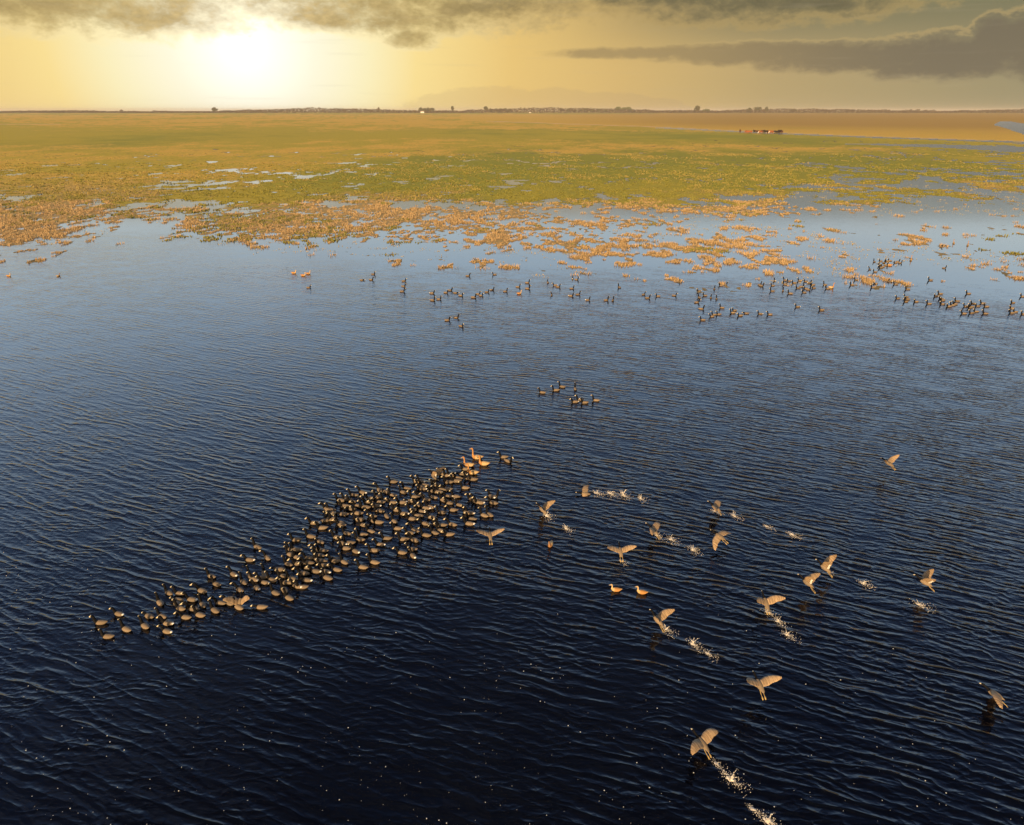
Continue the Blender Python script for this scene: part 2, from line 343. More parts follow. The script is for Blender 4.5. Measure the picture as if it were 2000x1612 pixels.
# ------------------------------------------------------------------ reeds and grass standing in the marsh
straw_m = mat('dry straw', (.43, .30, .16), .8, .15, .30, .9)
olive_m = mat('marsh grass blades', (.19, .18, .04), .8, .15, .35, .6)
def blades(spots, mat_, name, nb, hmin, hmax, spread, seed, bw=.018):
    rg = np.random.default_rng(seed); n = len(spots)
    S = np.repeat(spots, nb, axis=0); m_ = len(S)
    ang_ = rg.uniform(0, 2 * np.pi, m_); rad = np.sqrt(rg.uniform(0, 1, m_)) * spread * S[:, 3]
    bx = S[:, 0] + np.cos(ang_) * rad; by = S[:, 1] + np.sin(ang_) * rad; bz = np.maximum(S[:, 2], -.02) * 0 + S[:, 2]
    h = rg.uniform(hmin, hmax, m_) * S[:, 3] ** .5; lean = rg.uniform(.05, .42, m_)
    lx = np.cos(ang_ + rg.normal(0, .6, m_)) * lean * h; ly = np.sin(ang_ + rg.normal(0, .6, m_)) * lean * h
    wa = rg.uniform(0, np.pi, m_); wd = bw * (1 + by / 60.0) * rg.uniform(.6, 1.4, m_); wx, wy = np.cos(wa) * wd, np.sin(wa) * wd
    z0 = bz - .03
    V = np.stack([np.stack([bx - wx, by - wy, z0], -1), np.stack([bx + wx, by + wy, z0], -1),
                  np.stack([bx + lx * .4 + wx * .8, by + ly * .4 + wy * .8, z0 + h * .6], -1), np.stack([bx + lx, by + ly, z0 + h], -1)], 1).reshape(-1, 3)
    Fq = np.arange(m_ * 4).reshape(-1, 4)
    return np_mesh(name, V, Fq, mat_, 4, None, False)
rg = np.random.default_rng(5)
def scatter(n, y0, y1, seed):
    rg = np.random.default_rng(seed)
    py = rg.uniform(y0, y1, n); px = rg.uniform(-60, 2060, n)
    dep = np.array([ground(a, b_)[:2] for a, b_ in zip(px, py)])
    X_, Y_ = dep[:, 0], dep[:, 1]; Z_, _, _, _, _ = terrain(X_, Y_); return X_, Y_, Z_, px, py
def straw_at(X_, Y_, px, py):
    md = fbm(X_ * .09, Y_ * .06, 22, 5); fn = fbm(X_ * .5, Y_ * .35, 23, 3)
    return .25 + (md - .5) * 1.6 + (fn - .5) * .8 + .55 * sstep(py, 385, 412)
X_, Y_, Z_, px_, py_ = scatter(32000, 390, 560, 11); sr = straw_at(X_, Y_, px_, py_) - .35 * sstep(px_, 1640, 1760)
k = (Z_ > .0) & (sr > .38); tall = fbm(X_ * .25, Y_ * .25, 77, 3)
sp = np.stack([X_, Y_, np.minimum(Z_, .05), np.clip(.35 + 2.6 * (tall - .36), .35, 1.25)], -1)[k]
reeds = blades(sp, straw_m, 'dry_reeds', 16, .05, .27, .30, 1, .011); tag(reeds, kind='stuff')
reeds["label"] = "dry golden reeds standing in clumps along the flooded marsh edge"; reeds["category"] = "reeds"
X_, Y_, Z_, px_, py_ = scatter(11000, 300, 395, 12); sr = straw_at(X_, Y_, px_, py_)
k = (Z_ > .0) & (sr > .30)
sp = np.stack([X_, Y_, np.minimum(Z_, .1), rg.uniform(.5, 1.3, len(X_))], -1)[k]
far_reeds = blades(sp, mat('faded straw', (.29, .225, .07), .8, .15, .3, .5), 'straw_tussocks', 6, .06, .22, .9, 2, .03); tag(far_reeds, 'low tan straw tussocks scattered over the green marsh', 'tussocks', kind='stuff')
X_, Y_, Z_, px_, py_ = scatter(17000, 320, 520, 13); sr = straw_at(X_, Y_, px_, py_)
k = (Z_ > -.006) & (sr < .62)
sp = np.stack([X_, Y_, np.maximum(np.minimum(Z_, .1), 0), rg.uniform(.5, 1.2, len(X_))], -1)[k]
gr_ = blades(sp, olive_m, 'marsh_grass', 12, .05, .20, .6, 3, .03); tag(gr_, 'short olive grass covering the wet marsh', 'grass', kind='stuff')
# sparse stems that stand in open water
X_, Y_, Z_, px_, py_ = scatter(9000, 345, 560, 14)
pr = np.where(px_ > 1350, .5, .22) * (vnoise(X_ * .09, Y_ * .09, 88) > .42)
k = (Z_ <= 0) & (Z_ > -.088) & (rg.uniform(0, 1, len(X_)) < pr) & (py_ < line_y(px_, [(0, 485), (700, 500), (1100, 560), (1500, 580), (1700, 520), (2000, 520)]))
sp = np.stack([X_, Y_, np.zeros(len(X_)), rg.uniform(.3, 1.1, len(X_))], -1)[k]
st_ = blades(sp, mat('sodden stems', (.40, .31, .13), .8, .2, .4, .5), 'sodden_stems', 9, .04, .16, .55, 4, .014); tag(st_, 'sparse sodden stems poking out of the shallow water', 'stems', kind='stuff')

# ------------------------------------------------------------------ far trees, houses, cattle
leafm = [mat('dull olive leaves', (.075, .075, .025), .8, .1, .4, .2), mat('grey brown twigs', (.13, .10, .065), .8, .1, .35, .2), mat('green leaves', (.10, .12, .03), .8, .1, .4, .2)]
bark = mat('grey bark', (.12, .09, .06), .9, .1)
def clump(V, F_, c, rx, ry, rz, n, rr, leaf):
    for i in range(n):
        while True:
            q = Vector((rr.uniform(-1, 1), rr.uniform(-1, 1), rr.uniform(-1, 1)))
            if q.length < 1: break
        q *= (.5 + .5 / max(q.length, .3)) if q.length < .6 else 1.0
        p0 = Vector((c[0] + q.x * rx, c[1] + q.y * ry, c[2] + q.z * rz)); b0 = len(V)
        u = Vector((rr.gauss(0, 1), rr.gauss(0, 1), rr.gauss(0, .6))).normalized(); v = u.cross(Vector((rr.gauss(0, 1), rr.gauss(0, 1), rr.gauss(0, 1)))).normalized()
        l_ = leaf * rr.uniform(.6, 1.4)
        V += [tuple(p0 + u * l_), tuple(p0 + v * l_), tuple(p0 - u * l_ * .8), tuple(p0 - v * l_ * .9)]; F_.append((b0, b0 + 1, b0 + 2, b0 + 3))
def tree(px, topy, wpx, dist, lm, label, cat_, seed, shape='round'):
    rr = random.Random(seed); base = ground(px, 216 + 11.0 * FPX / (math.cos(PITCH) * dist)); base.z = 0; sc2 = dist * math.cos(PITCH) / FPX
    H = (216 + 11.0 * FPX / (math.cos(PITCH) * dist) - topy) * sc2; W_ = wpx * sc2 * .5
    root = bpy.data.objects.new(cat_.replace(' ', '_'), None); COL.objects.link(root); root.location = base; tag(root, label, cat_, 'trees along the horizon')
    V, F_ = [], []; r0 = H * .035
    def limb(a, b_, ra, rb_):
        a, b_ = Vector(a), Vector(b_); d = (b_ - a).normalized(); u = d.cross(Vector((.3, .9, .2))).normalized(); v = d.cross(u); b0 = len(V)
        for (c, r_) in ((a, ra), (b_, rb_)):
            for k_ in range(6): V.append(tuple(c + (u * math.cos(k_ * 1.047) + v * math.sin(k_ * 1.047)) * r_))
        for k_ in range(6): F_.append((b0 + k_, b0 + (k_ + 1) % 6, b0 + 6 + (k_ + 1) % 6, b0 + 6 + k_))
    limb((0, 0, -.2), (rr.uniform(-.3, .3), 0, H * .5), r0, r0 * .55)
    lobes = []
    for i in range(5):
        a = i * 1.256 + rr.uniform(-.4, .4); rr_ = W_ * rr.uniform(.35, .6); z = H * rr.uniform(.5, .8)
        if shape == 'tall': rr_ *= .5
        lobes.append((math.cos(a) * rr_, math.sin(a) * rr_, z)); limb((0, 0, H * .4), lobes[-1], r0 * .5, r0 * .2)
    lobes.append((0, 0, H * .80))
    mesh_obj('trunk', V, F_, bark, root)
    V, F_ = [], []
    for c in lobes: clump(V, F_, c, W_ * .55, W_ * .5, min(H * .26, W_ * .7), 64, rr, max(.7, H * .085))
    mesh_obj('crown', V, F_, lm, root); return root
for i, (px, ty, wp, lm, lab, shp) in enumerate([
    (238, 214.5, 10, 1, 'small bare topped tree on the skyline far left', 'round'), (303, 216, 12, 1, 'low bush like tree left of the evening glow', 'round'), (420, 210, 13, 0, 'tallest tree on the skyline under the evening glow', 'round'),
    (740, 210, 6, 1, 'thin lone tree left of the white house', 'tall'), (884, 207.5, 7, 0, 'slim tree right of the white house', 'tall'), (949, 208.5, 9, 0, 'dark tree at the left end of the blue grey thicket', 'round'),
    (1361, 207, 17, 0, 'tall pointed tree right of centre on the skyline', 'tall'), (1379, 213, 15, 2, 'low round tree beside the tall pointed one', 'round'), (1463, 211, 10, 0, 'leftmost of three dark trees above the cattle', 'round'),
    (1478, 209.5, 20, 0, 'broad middle tree of three above the cattle', 'round'), (1496, 209.5, 11, 0, 'slim rightmost tree of three above the cattle', 'tall'), (1549, 213, 15, 0, 'single rounded tree right of the trio above the cattle', 'round')]):
    tree(px, ty, wp, 3300, leafm[lm], lab, 'tree', 300 + i, shp)
def grove(x0, x1, n, ty, lm, where, seed, wp):
    rr = random.Random(seed)
    for i in range(n):
        px = x0 + (x1 - x0) * (i + .5) / n + rr.uniform(-1, 1)
        tree(px, ty + rr.uniform(-1.2, 1.4), wp * rr.uniform(.8, 1.3), 3500 + rr.uniform(-60, 60), leafm[lm], '%s tree from left in %s' % (ORD[i], where), 'tree', seed * 50 + i)
ORD = ['first', 'second', 'third', 'fourth', 'fifth', 'sixth', 'seventh', 'eighth', 'ninth', 'tenth', 'eleventh', 'twelfth', '13th', '14th', '15th', '16th', '17th', '18th', '19th', '20th', '21st', '22nd', '23rd', '24th', '25th', '26th', '27th', '28th', '29th', '30th']
grove(1092, 1200, 9, 213.5, 2, 'the green row right of centre', 31, 12); grove(1202, 1232, 3, 209.5, 2, 'the taller green clump right of centre', 32, 13)
grove(1698, 1738, 6, 214, 1, 'the small grey plantation', 33, 9); grove(1760, 1826, 9, 215, 1, 'the long grey plantation', 34, 10); grove(1905, 1965, 6, 216, 0, 'the dark row at far right', 35, 11); grove(955, 1000, 5, 211.5, 0, 'the blue grey thicket', 36, 11); grove(818, 848, 4, 211.5, 0, 'the thicket behind the white house', 37, 10)
# continuous scrub belt along the horizon
V, F_ = [], []; rr = random.Random(77)
for i in range(1500):
    px = -60 + 2120 * (i + rr.random()) / 1500; dist = rr.choice((3300, 3450, 3600)) + rr.uniform(-40, 40); yb = 216 + 11.0 * FPX / (math.cos(PITCH) * dist); g = ground(px, yb)
    hh_ = (6.5 + 3.5 * math.sin(px * .013) + 4 * float(vnoise(np.array([px * .05]), np.array([0.5]), 5)[0])) * (.55 if px < 300 else 1.0) * (1.25 if px > 600 and px < 1400 else 1) * 1.9
    clump(V, F_, (g.x, g.y, hh_ * .4), 6, 5, hh_ * .5, 26, rr, 2.4)
bl_ = mesh_obj('scrub_belt', V, F_, mat('dun scrub', (.075, .052, .026), .9, .1, .4, .05)); tag(bl_, 'unbroken dun belt of scrub and low woods along the horizon', 'scrub', kind='stuff')
def house(px, w_, h_, label):
    g = ground(px, 216 + 11.0 * FPX / (math.cos(PITCH) * 3150)); root = bpy.data.objects.new('house', None); COL.objects.link(root); root.location = (g.x, g.y, 0); tag(root, label, 'house')
    a, b_ = w_ / 2, w_ * .3
    V = [(-a, -b_, -.2), (a, -b_, -.2), (a, b_, -.2), (-a, b_, -.2), (-a, -b_, h_), (a, -b_, h_), (a, b_, h_), (-a, b_, h_), (-a, 0, h_ * 1.45), (a, 0, h_ * 1.45)]
    wl = mesh_obj('wall', V, [(0, 1, 5, 4), (1, 2, 6, 9, 5), (2, 3, 7, 6), (3, 0, 4, 8, 7)], mat('white render', (.8, .78, .74), .7, .2), root)
    o_ = .5; V = [(-a - o_, -b_ - o_, h_ - .1), (a + o_, -b_ - o_, h_ - .1), (a + o_, 0, h_ * 1.45 + .25), (-a - o_, 0, h_ * 1.45 + .25), (-a - o_, b_ + o_, h_ - .1), (a + o_, b_ + o_, h_ - .1)]
    mesh_obj('roof', V, [(0, 1, 2, 3), (3, 2, 5, 4)], mat('grey roof', (.42, .36, .32), .8, .2), root)
    for sx in (-.3, .3):
        mesh_obj('window', [(sx * w_ - .7, -b_ - .03, h_ * .35), (sx * w_ + .7, -b_ - .03, h_ * .35), (sx * w_ + .7, -b_ - .03, h_ * .75), (sx * w_ - .7, -b_ - .03, h_ * .75)], [(0, 1, 2, 3)], mat('dark pane', (.05, .05, .06), .2, .5), root)
    mesh_obj('door', [(-.6, -b_ - .03, 0), (.6, -b_ - .03, 0), (.6, -b_ - .03, h_ * .65), (-.6, -b_ - .03, h_ * .65)], [(0, 1, 2, 3)], mat('brown door', (.2, .12, .07), .6, .2), root)
house(825, 15, 5.5, 'white farmhouse in front of the trees left of centre on the horizon'); house(1035, 8, 3.2, 'tiny white hut on the horizon just right of centre')

# ------------------------------------------------------------------ birds
slate = mat('coot slate plumage', (.215, .168, .115), .75, .2, .22, 30)
black = mat('coot black head', (.006, .0055, .006), .75, .12)
white = mat('coot white feather', (.80, .77, .70), .6, .2)
billm = mat('coot white bill and shield', (.66, .58, .40), .35, .4)
tan = mat('whistling duck rufous', (.42, .21, .07), .7, .2, .2, 25)
pale = mat('duck pale flank', (.52, .36, .18), .7, .2, .2, 25)
dbill = mat('duck grey bill', (.25, .22, .2), .4, .3)
browny = mat('duck brown', (.34, .17, .07), .7, .2, .35, 40)
def loft(path, nseg=12, mats=None, cap=True):
    """path: (centre, half width, half height, material index) along a bird's spine, one continuous skin"""
    Vv, Ff, Mi = [], [], []
    n = len(path)
    for i, (c, hw, hh, mi) in enumerate(path):
        a = Vector(path[max(i - 1, 0)][0]); b_ = Vector(path[min(i + 1, n - 1)][0]); tn = (b_ - a).normalized()
        side = Vector((0, 1, 0)); up = side.cross(tn).normalized() * -1.0
        if up.length < .1: up = Vector((0, 0, 1))
        side = tn.cross(up).normalized() if abs(tn.cross(up).y) > .2 else Vector((0, 1, 0))
        for k_ in range(nseg):
            th = 2 * math.pi * k_ / nseg
            Vv.append(Vector(c) + side * math.cos(th) * hw + up * math.sin(th) * hh)
    for i in range(n - 1):
        for k_ in range(nseg):
            k2 = (k_ + 1) % nseg
            Ff.append((i * nseg + k_, i * nseg + k2, (i + 1) * nseg + k2, (i + 1) * nseg + k_)); Mi.append(path[i][3])
    Ff.append(tuple(range(nseg))[::-1]); Mi.append(path[0][3]); Ff.append(tuple(range((n - 1) * nseg, n * nseg))); Mi.append(path[-1][3])
    return [tuple(v) for v in Vv], Ff, Mi
def swim_path(neck=1.0, turn=0.0, tail_white=True, tuck=False):
    tw = 2 if tail_white else 0
    p = [((-.185, 0, .062), .005, .004, tw), ((-.170, 0, .058), .020, .012, tw), ((-.145, 0, .048), .038, .026, 0), ((-.105, 0, .038), .056, .044, 0),
         ((-.055, 0, .032), .068, .056, 0), ((0, 0, .030), .069, .055, 0), ((.045, 0, .030), .064, .054, 0), ((.078, 0, .036), .052, .048, 1)]
    if tuck:                                               # neck stretched low along the water
        p += [((.110, 0, .050), .040, .040, 1), ((.140, turn * .01, .060), .028, .030, 1), ((.175, turn * .03, .060), .029, .031, 1), ((.202, turn * .04, .052), .023, .024, 1), ((.222, turn * .045, .046), .008, .008, 1)]
        return p, (.208, turn * .043, .050)
    h = neck
    p += [((.104, 0, .056 + .01 * h), .042, .044, 1), ((.118, turn * .003, .082 + .016 * h), .036, .040, 1), ((.122, turn * .008, .110 + .036 * h), .030, .033, 1),
          ((.130, turn * .014, .134 + .052 * h), .029, .033, 1), ((.150, turn * .024, .158 + .058 * h), .033, .034, 1), ((.175, turn * .034, .156 + .058 * h), .026, .027, 1), ((.194, turn * .040, .146 + .058 * h), .010, .012, 1)]
    return p, (.180, turn * .036, .148 + .058 * h)
def bill_mesh(c, turn=0.0, big=1.0):
    x, y, z = c; L_ = .042 * big
    V = []; F_ = []
    for (dxx, hw, z1, z2) in ((-.012, .019, .040, .000), (.010, .018, .026, -.014), (.030, .012, .008, -.018), (L_ + .006, .003, -.008, -.016)):
        V += [(x + dxx, y - hw + turn * dxx * .4, z + z1), (x + dxx, y + hw + turn * dxx * .4, z + z1), (x + dxx, y + hw + turn * dxx * .4, z + z2), (x + dxx, y - hw + turn * dxx * .4, z + z2)]
    for i in range(3):
        for k_ in range(4):
            a = i * 4 + k_; b_ = i * 4 + (k_ + 1) % 4; F_.append((a, b_, b_ + 4, a + 4))
    F_ += [(3, 2, 1, 0), (12, 13, 14, 15)]
    return V, F_
coot_kinds = []
for (nk, tn_, tw, tk) in ((1.0, 0, False, False), (.85, 1, True, False), (.55, -1, False, False), (1.15, 0, False, False), (.25, 1, True, False), (.6, 0, False, True), (.7, 2, False, False)):
    p, bc = swim_path(nk, tn_, tw, tk); V, F_, Mi = loft(p)
    body = mesh_obj('coot', V, F_, [slate, black, white], None, Mi, True, link=False)
    V, F_ = bill_mesh(bc, tn_); bl = mesh_obj('bill', V, F_, billm, None, None, True, link=False)
    coot_kinds.append((body, bl))
def put_bird(kind, px, py, yaw, label, cat, group, size=1.0, z=0.0, roll=0.0):
    src, bl = kind
    o = bpy.data.objects.new(src.name.split('.')[0], None); o.empty_display_size = .1
    o.location = ground(px, py, z); o.rotation_euler = (roll, 0, R(yaw)); o.scale = (size, size, size); COL.objects.link(o)
    bd = src.copy(); bd.name = 'body'; bd.parent = o; COL.objects.link(bd)
    c = bl.copy(); c.name = 'bill'; c.parent = o; COL.objects.link(c)
    return tag(o, label, cat, group)

# positions were measured on enlarged crops of the photograph: origin, scale, then (x, y, heading)
def crop(ox, oy, sc, lst): return [(ox + a[0] / sc, oy + a[1] / sc, a[2]) for a in lst]
tail_end = crop(160, 1020, 6.447, [(235, 1275, 178), (465, 1165, 162), (325, 1450, 178), (560, 1358, 150), (795, 1318, 150), (845, 1195, 155), (1070, 1385, 165), (1080, 1285, 165),
    (1010, 1195, 150), (1305, 1208, 172), (1485, 1178, 158), (1400, 1105, 165), (1675, 1120, 145), (1520, 1050, 135), (1380, 985, 165), (1230, 910, 172), (1095, 900, 148),
    (985, 1025, 140), (1210, 990, 165), (1240, 1095, 160), (1510, 875, 150), (1630, 690, 155), (1695, 790, 152), (1740, 1030, 165), (1205, 1045, 140)])
lower = crop(420, 1000, 7.143, [(200, 1280, 140), (330, 1340, 150), (640, 1340, 174), (1030, 1210, 148), (965, 1100, 130), (840, 1140, 150), (580, 1070, 140), (400, 990, 130), (345, 1095, 145),
    (260, 880, 145), (490, 905, 130), (550, 950, 150), (690, 870, 110), (665, 930, 195), (795, 960, 158), (690, 1000, 165), (950, 910, 172), (1070, 945, 160), (1000, 1000, 165), (1215, 1060, 176),
    (1140, 1045, 150), (1275, 965, 160), (1230, 870, 168), (1400, 840, 165), (1290, 800, 172), (1515, 760, 172), (1565, 930, 148), (1540, 845, 150), (1695, 818, 160), (1670, 698, 177), (1800, 710, 140),
    (1490, 695, 165), (1430, 685, 145), (1300, 725, 172), (1305, 655, 168), (1165, 735, 172), (1145, 645, 160), (1050, 605, 148), (1060, 535, 158), (1130, 540, 168), (1020, 740, 155), (890, 815, 172),
    (730, 650, 138), (480, 680, 172), (590, 500, 150), (1130, 400, 176), (1330, 352, 160), (1470, 428, 148), (1490, 235, 179), (1380, 165, 176), (1740, 158, 155), (1550, 130, 20), (1835, 310, 152),
    (1700, 368, 160), (1820, 520, 177), (1785, 448, 150), (1870, 445, 176), (1960, 560, 148), (1440, 540, 168), (1500, 555, 172), (1450, 620, 160)])
upper = crop(580, 910, 7.675, [(1440, 250, 172), (980, 410, 152), (845, 448, 174), (745, 510, 166), (650, 528, 166), (1235, 372, 125), (1335, 400, 145), (1220, 480, 165), (1435, 450, 155), (1590, 405, 150),
    (1640, 348, 166), (1100, 498, 172), (1760, 480, 176), (1700, 540, 174), (1810, 610, 164), (1330, 518, 164), (1430, 562, 174), (1570, 562, 176), (1240, 558, 177), (1020, 632, 170), (910, 610, 164), (820, 548, 164),
    (715, 615, 174), (1180, 615, 172), (1060, 558, 170), (1230, 685, 164), (820, 663, 164), (910, 722, 174), (535, 720, 166), (450, 660, 145), (510, 668, 165), (690, 740, 174), (1120, 768, 172), (1345, 765, 115),
    (1495, 675, 164), (1600, 730, 170), (1730, 672, 172), (1720, 805, 172), (550, 812, 174), (480, 808, 150), (640, 870, 155), (930, 820, 174), (995, 900, 172), (1100, 992, 160), (1145, 840, 155), (1215, 858, 172),
    (1460, 842, 128), (1500, 950, 165), (1765, 978, 142), (1690, 1018, 165), (1340, 1100, 177), (1595, 1112, 177), (1760, 1122, 142), (1245, 1192, 165), (1150, 1280, 177), (1565, 1312, 162), (1720, 1262, 177), (1740, 1358, 122),
    (980, 1530, 160), (1155, 1458, 164), (940, 1115, 164), (980, 1045, 176), (1800, 760, 160)])
head_end = crop(780, 860, 7.33, [(250, 600, 172), (310, 598, 150), (300, 680, 150), (350, 655, 160), (330, 705, 165), (620, 495, 172), (695, 518, 165), (745, 512, 160), (900, 500, 174), (945, 425, 177), (700, 610, 174),
    (810, 595, 177), (840, 552, 160), (935, 690, 164), (520, 655, 174), (600, 720, 170), (680, 715, 174), (550, 755, 172), (480, 740, 150), (300, 805, 165), (480, 828, 158), (385, 860, 164), (630, 868, 148), (700, 812, 177),
    (810, 815, 165), (715, 910, 172), (855, 938, 152), (765, 1010, 171), (440, 968, 164), (600, 1045, 171), (310, 1030, 150), (370, 985, 165), (275, 1090, 172), (460, 1118, 160), (365, 1205, 164), (500, 1335, 152),
    (375, 1370, 162), (590, 1305, 150), (710, 1360, 178), (600, 1230, 172), (530, 1205, 158), (755, 1215, 148), (995, 1205, 158), (1030, 1140, 165), (960, 1045, 148), (1010, 1050, 160), (1040, 850, 164), (1145, 905, 171),
    (1090, 885, 150), (1320, 815, 132), (1355, 825, 30), (1340, 905, 150), (1210, 1085, 148), (1290, 1075, 135), (990, 555, 172), (1055, 570, 176)])
def dirword(yaw):
    y = yaw % 360
    return 'left' if 165 <= y <= 195 else 'away left' if 115 < y < 165 else 'straight away' if 70 <= y <= 115 else 'right' if y < 45 or y > 320 else 'this way' if y > 200 else 'away right'
KINDW = ['with its neck upright and a white bill', 'with head turned right and a white patch on the tail', 'with a short neck and turned head', 'with its neck stretched tall', 'hunched low with a white tail patch', 'with its head held down at the water', 'with head turned to one side']
ORD = ['first', 'second', 'third', 'fourth', 'fifth', 'sixth', 'seventh', 'eighth', 'ninth', 'tenth', 'eleventh', 'twelfth', '13th', '14th', '15th', '16th', '17th', '18th', '19th', '20th', '21st', '22nd', '23rd', '24th', '25th', '26th', '27th', '28th', '29th', '30th']
GROUP_MAIN = 'coots packed in the long slanting flock'
used_pts = []
def main_flock(pts, where, seed):
    rr = random.Random(seed); n_ = len(pts)
    out_ = []
    for (x, y, yaw) in pts:
        if any(abs(x - a) < 2.2 and abs(y - b_) < 1.8 for a, b_ in used_pts): y += 3; x += 3
        used_pts.append((x, y))
        kd = rr.choices(range(7), (30, 14, 8, 18, 7, 5, 12))[0]
        out_.append([x, y, yaw + rr.uniform(-5, 5), kd])
    return out_
allm = [(p, w_) for pts, w_, sd_ in ((tail_end, 'trailing left end', 1), (lower, 'lower middle', 2), (upper, 'upper middle', 3), (head_end, 'leading right end', 4)) for p in main_flock(pts, w_, sd_)]
# label by column of the flock, counted from the bottom (nearest) up
cols = {}
for (p, w_) in allm: cols.setdefault(int((p[0] - 178) // 24), []).append((p, w_))
for ci, lst in sorted(cols.items()):
    lst.sort(key=lambda q: -q[0][1])
    frac = (178 + 24 * (ci + .5)) / 2000.0
    for j, (p, w_) in enumerate(lst):
        pos = 'nearest bird' if j == 0 else 'furthest bird' if j == len(lst) - 1 else '%s from near edge' % ORD[j]
        lab = 'coot facing %s, %s, %s column from left of packed flock' % (dirword(p[2]), pos, ORD[ci] if ci < 30 else '%dth' % (ci + 1))
        put_bird(coot_kinds[p[3]], p[0], p[1], p[2], lab, 'coot', GROUP_MAIN, rnd.uniform(.94, 1.08))

mid8 = crop(1020, 720, 11.11, [(430, 530, 158), (725, 480, 178), (860, 405, 150), (1150, 450, 92), (1140, 735, 178), (1250, 690, 177), (1350, 750, 176), (1595, 700, 158)])
ML = ['leftmost coot of the small party on open water, alone below the others', 'coot with bright white bill facing left, second in the small upper row of four', 'dark coot sitting behind the white billed one in the small upper row', 'coot seen from behind with upright black neck, rightmost of the upper row',
      'front left coot of the tight trio on open water', 'hindmost coot of the tight trio on open water', 'front right coot of the tight trio on open water', 'small coot just right of the tight trio with a ripple behind']
for i, (x, y, a) in enumerate(mid8):
    put_bird(coot_kinds[[2, 0, 3, 3, 4, 0, 2, 3][i]], x, y, a, ML[i], 'coot', 'small party of coots on open water')

R_, L_ = 4, 176
backE = crop(560, 500, 5, [(215, 312, R_), (735, 240, R_), (825, 237, R_), (845, 183, R_), (1145, 250, R_), (1140, 300, R_), (1130, 350, R_), (1420, 368, R_), (1555, 362, R_), (1595, 340, R_), (1650, 366, R_), (1700, 391, R_), (1425, 436, R_),
    (1487, 426, R_), (1825, 408, R_), (1870, 376, R_), (1897, 390, R_), (1955, 357, R_), (1770, 199, R_), (1570, 632, 30), (1655, 608, R_), (1703, 690, -20)])
backF = crop(920, 500, 5, [(205, 335, R_), (335, 350, R_), (460, 307, R_), (550, 266, R_), (553, 322, R_), (228, 185, L_), (750, 262, 100), (820, 290, L_), (850, 307, R_), (985, 322, R_), (787, 385, 90), (975, 395, R_),
    (1045, 380, R_), (1140, 435, R_), (1320, 436, 30), (1385, 438, 80), (992, 226, 80), (1030, 234, -30), (1448, 310, 100), (1685, 380, 50), (1725, 415, R_), (1825, 397, L_)])
backG = crop(1300, 520, 5.882, [(140, 182, R_), (100, 342, R_), (385, 292, L_), (452, 342, L_), (385, 364, 95), (520, 368, 85), (585, 380, 90), (360, 420, R_), (410, 496, R_), (645, 482, 140), (425, 622, 150), (530, 583, L_), (555, 563, L_),
    (610, 558, L_), (770, 540, L_), (790, 515, L_), (855, 573, L_), (925, 547, L_), (1085, 553, 165), (1195, 560, L_), (1515, 472, L_), (1790, 508, L_), (560, 266, 60), (635, 227, L_), (693, 222, 40), (1080, 217, 20), (1100, 231, R_),
    (1255, 172, 95), (1230, 227, L_), (1370, 167, 100), (1370, 212, 140), (1418, 176, L_), (1475, 196, L_), (1540, 170, L_), (1610, 180, L_), (1650, 197, R_), (1690, 221, L_), (1700, 257, L_), (1520, 256, L_), (1560, 241, R_), (1610, 262, L_),
    (1640, 276, 10), (1590, 306, L_), (1225, 291, L_), (1348, 286, 60), (1430, 318, 155), (1830, 217, 120), (1860, 262, L_)])
backH = crop(1600, 480, 5, [(320, 387, 170), (360, 337, L_), (525, 411, L_), (550, 374, L_), (675, 354, 60), (745, 380, L_), (862, 429, L_), (1085, 340, L_), (1220, 222, R_), (1835, 206, 30), (545, 260, 160), (493, 234, 90), (538, 160, 95),
    (600, 155, L_), (595, 195, L_), (630, 170, 40), (660, 154, L_), (690, 150, L_), (620, 210, 120), (600, 221, L_), (650, 195, R_), (745, 171, L_), (790, 171, R_), (765, 160, R_), (765, 520, L_), (850, 506, L_), (860, 526, L_), (845, 551, L_),
    (945, 551, L_), (1070, 571, L_), (1140, 498, L_), (1180, 474, L_), (1190, 524, L_), (1205, 537, L_), (1205, 574, L_), (1265, 597, L_), (1300, 586, L_), (1325, 575, L_), (1345, 546, L_), (1455, 472, L_), (1500, 571, L_), (1595, 567, L_),
    (1545, 595, L_), (1630, 599, L_), (1430, 597, L_), (1470, 612, L_), (1485, 602, L_), (1410, 668, L_), (1485, 662, L_), (1530, 648, L_), (1620, 668, L_), (1890, 562, L_), (1880, 614, L_), (1880, 661, L_), (1915, 651, L_), (1985, 500, L_), (1990, 672, L_), (1190, 16, 40)])
back = [list(q) for q in backE + backF + backG + backH]
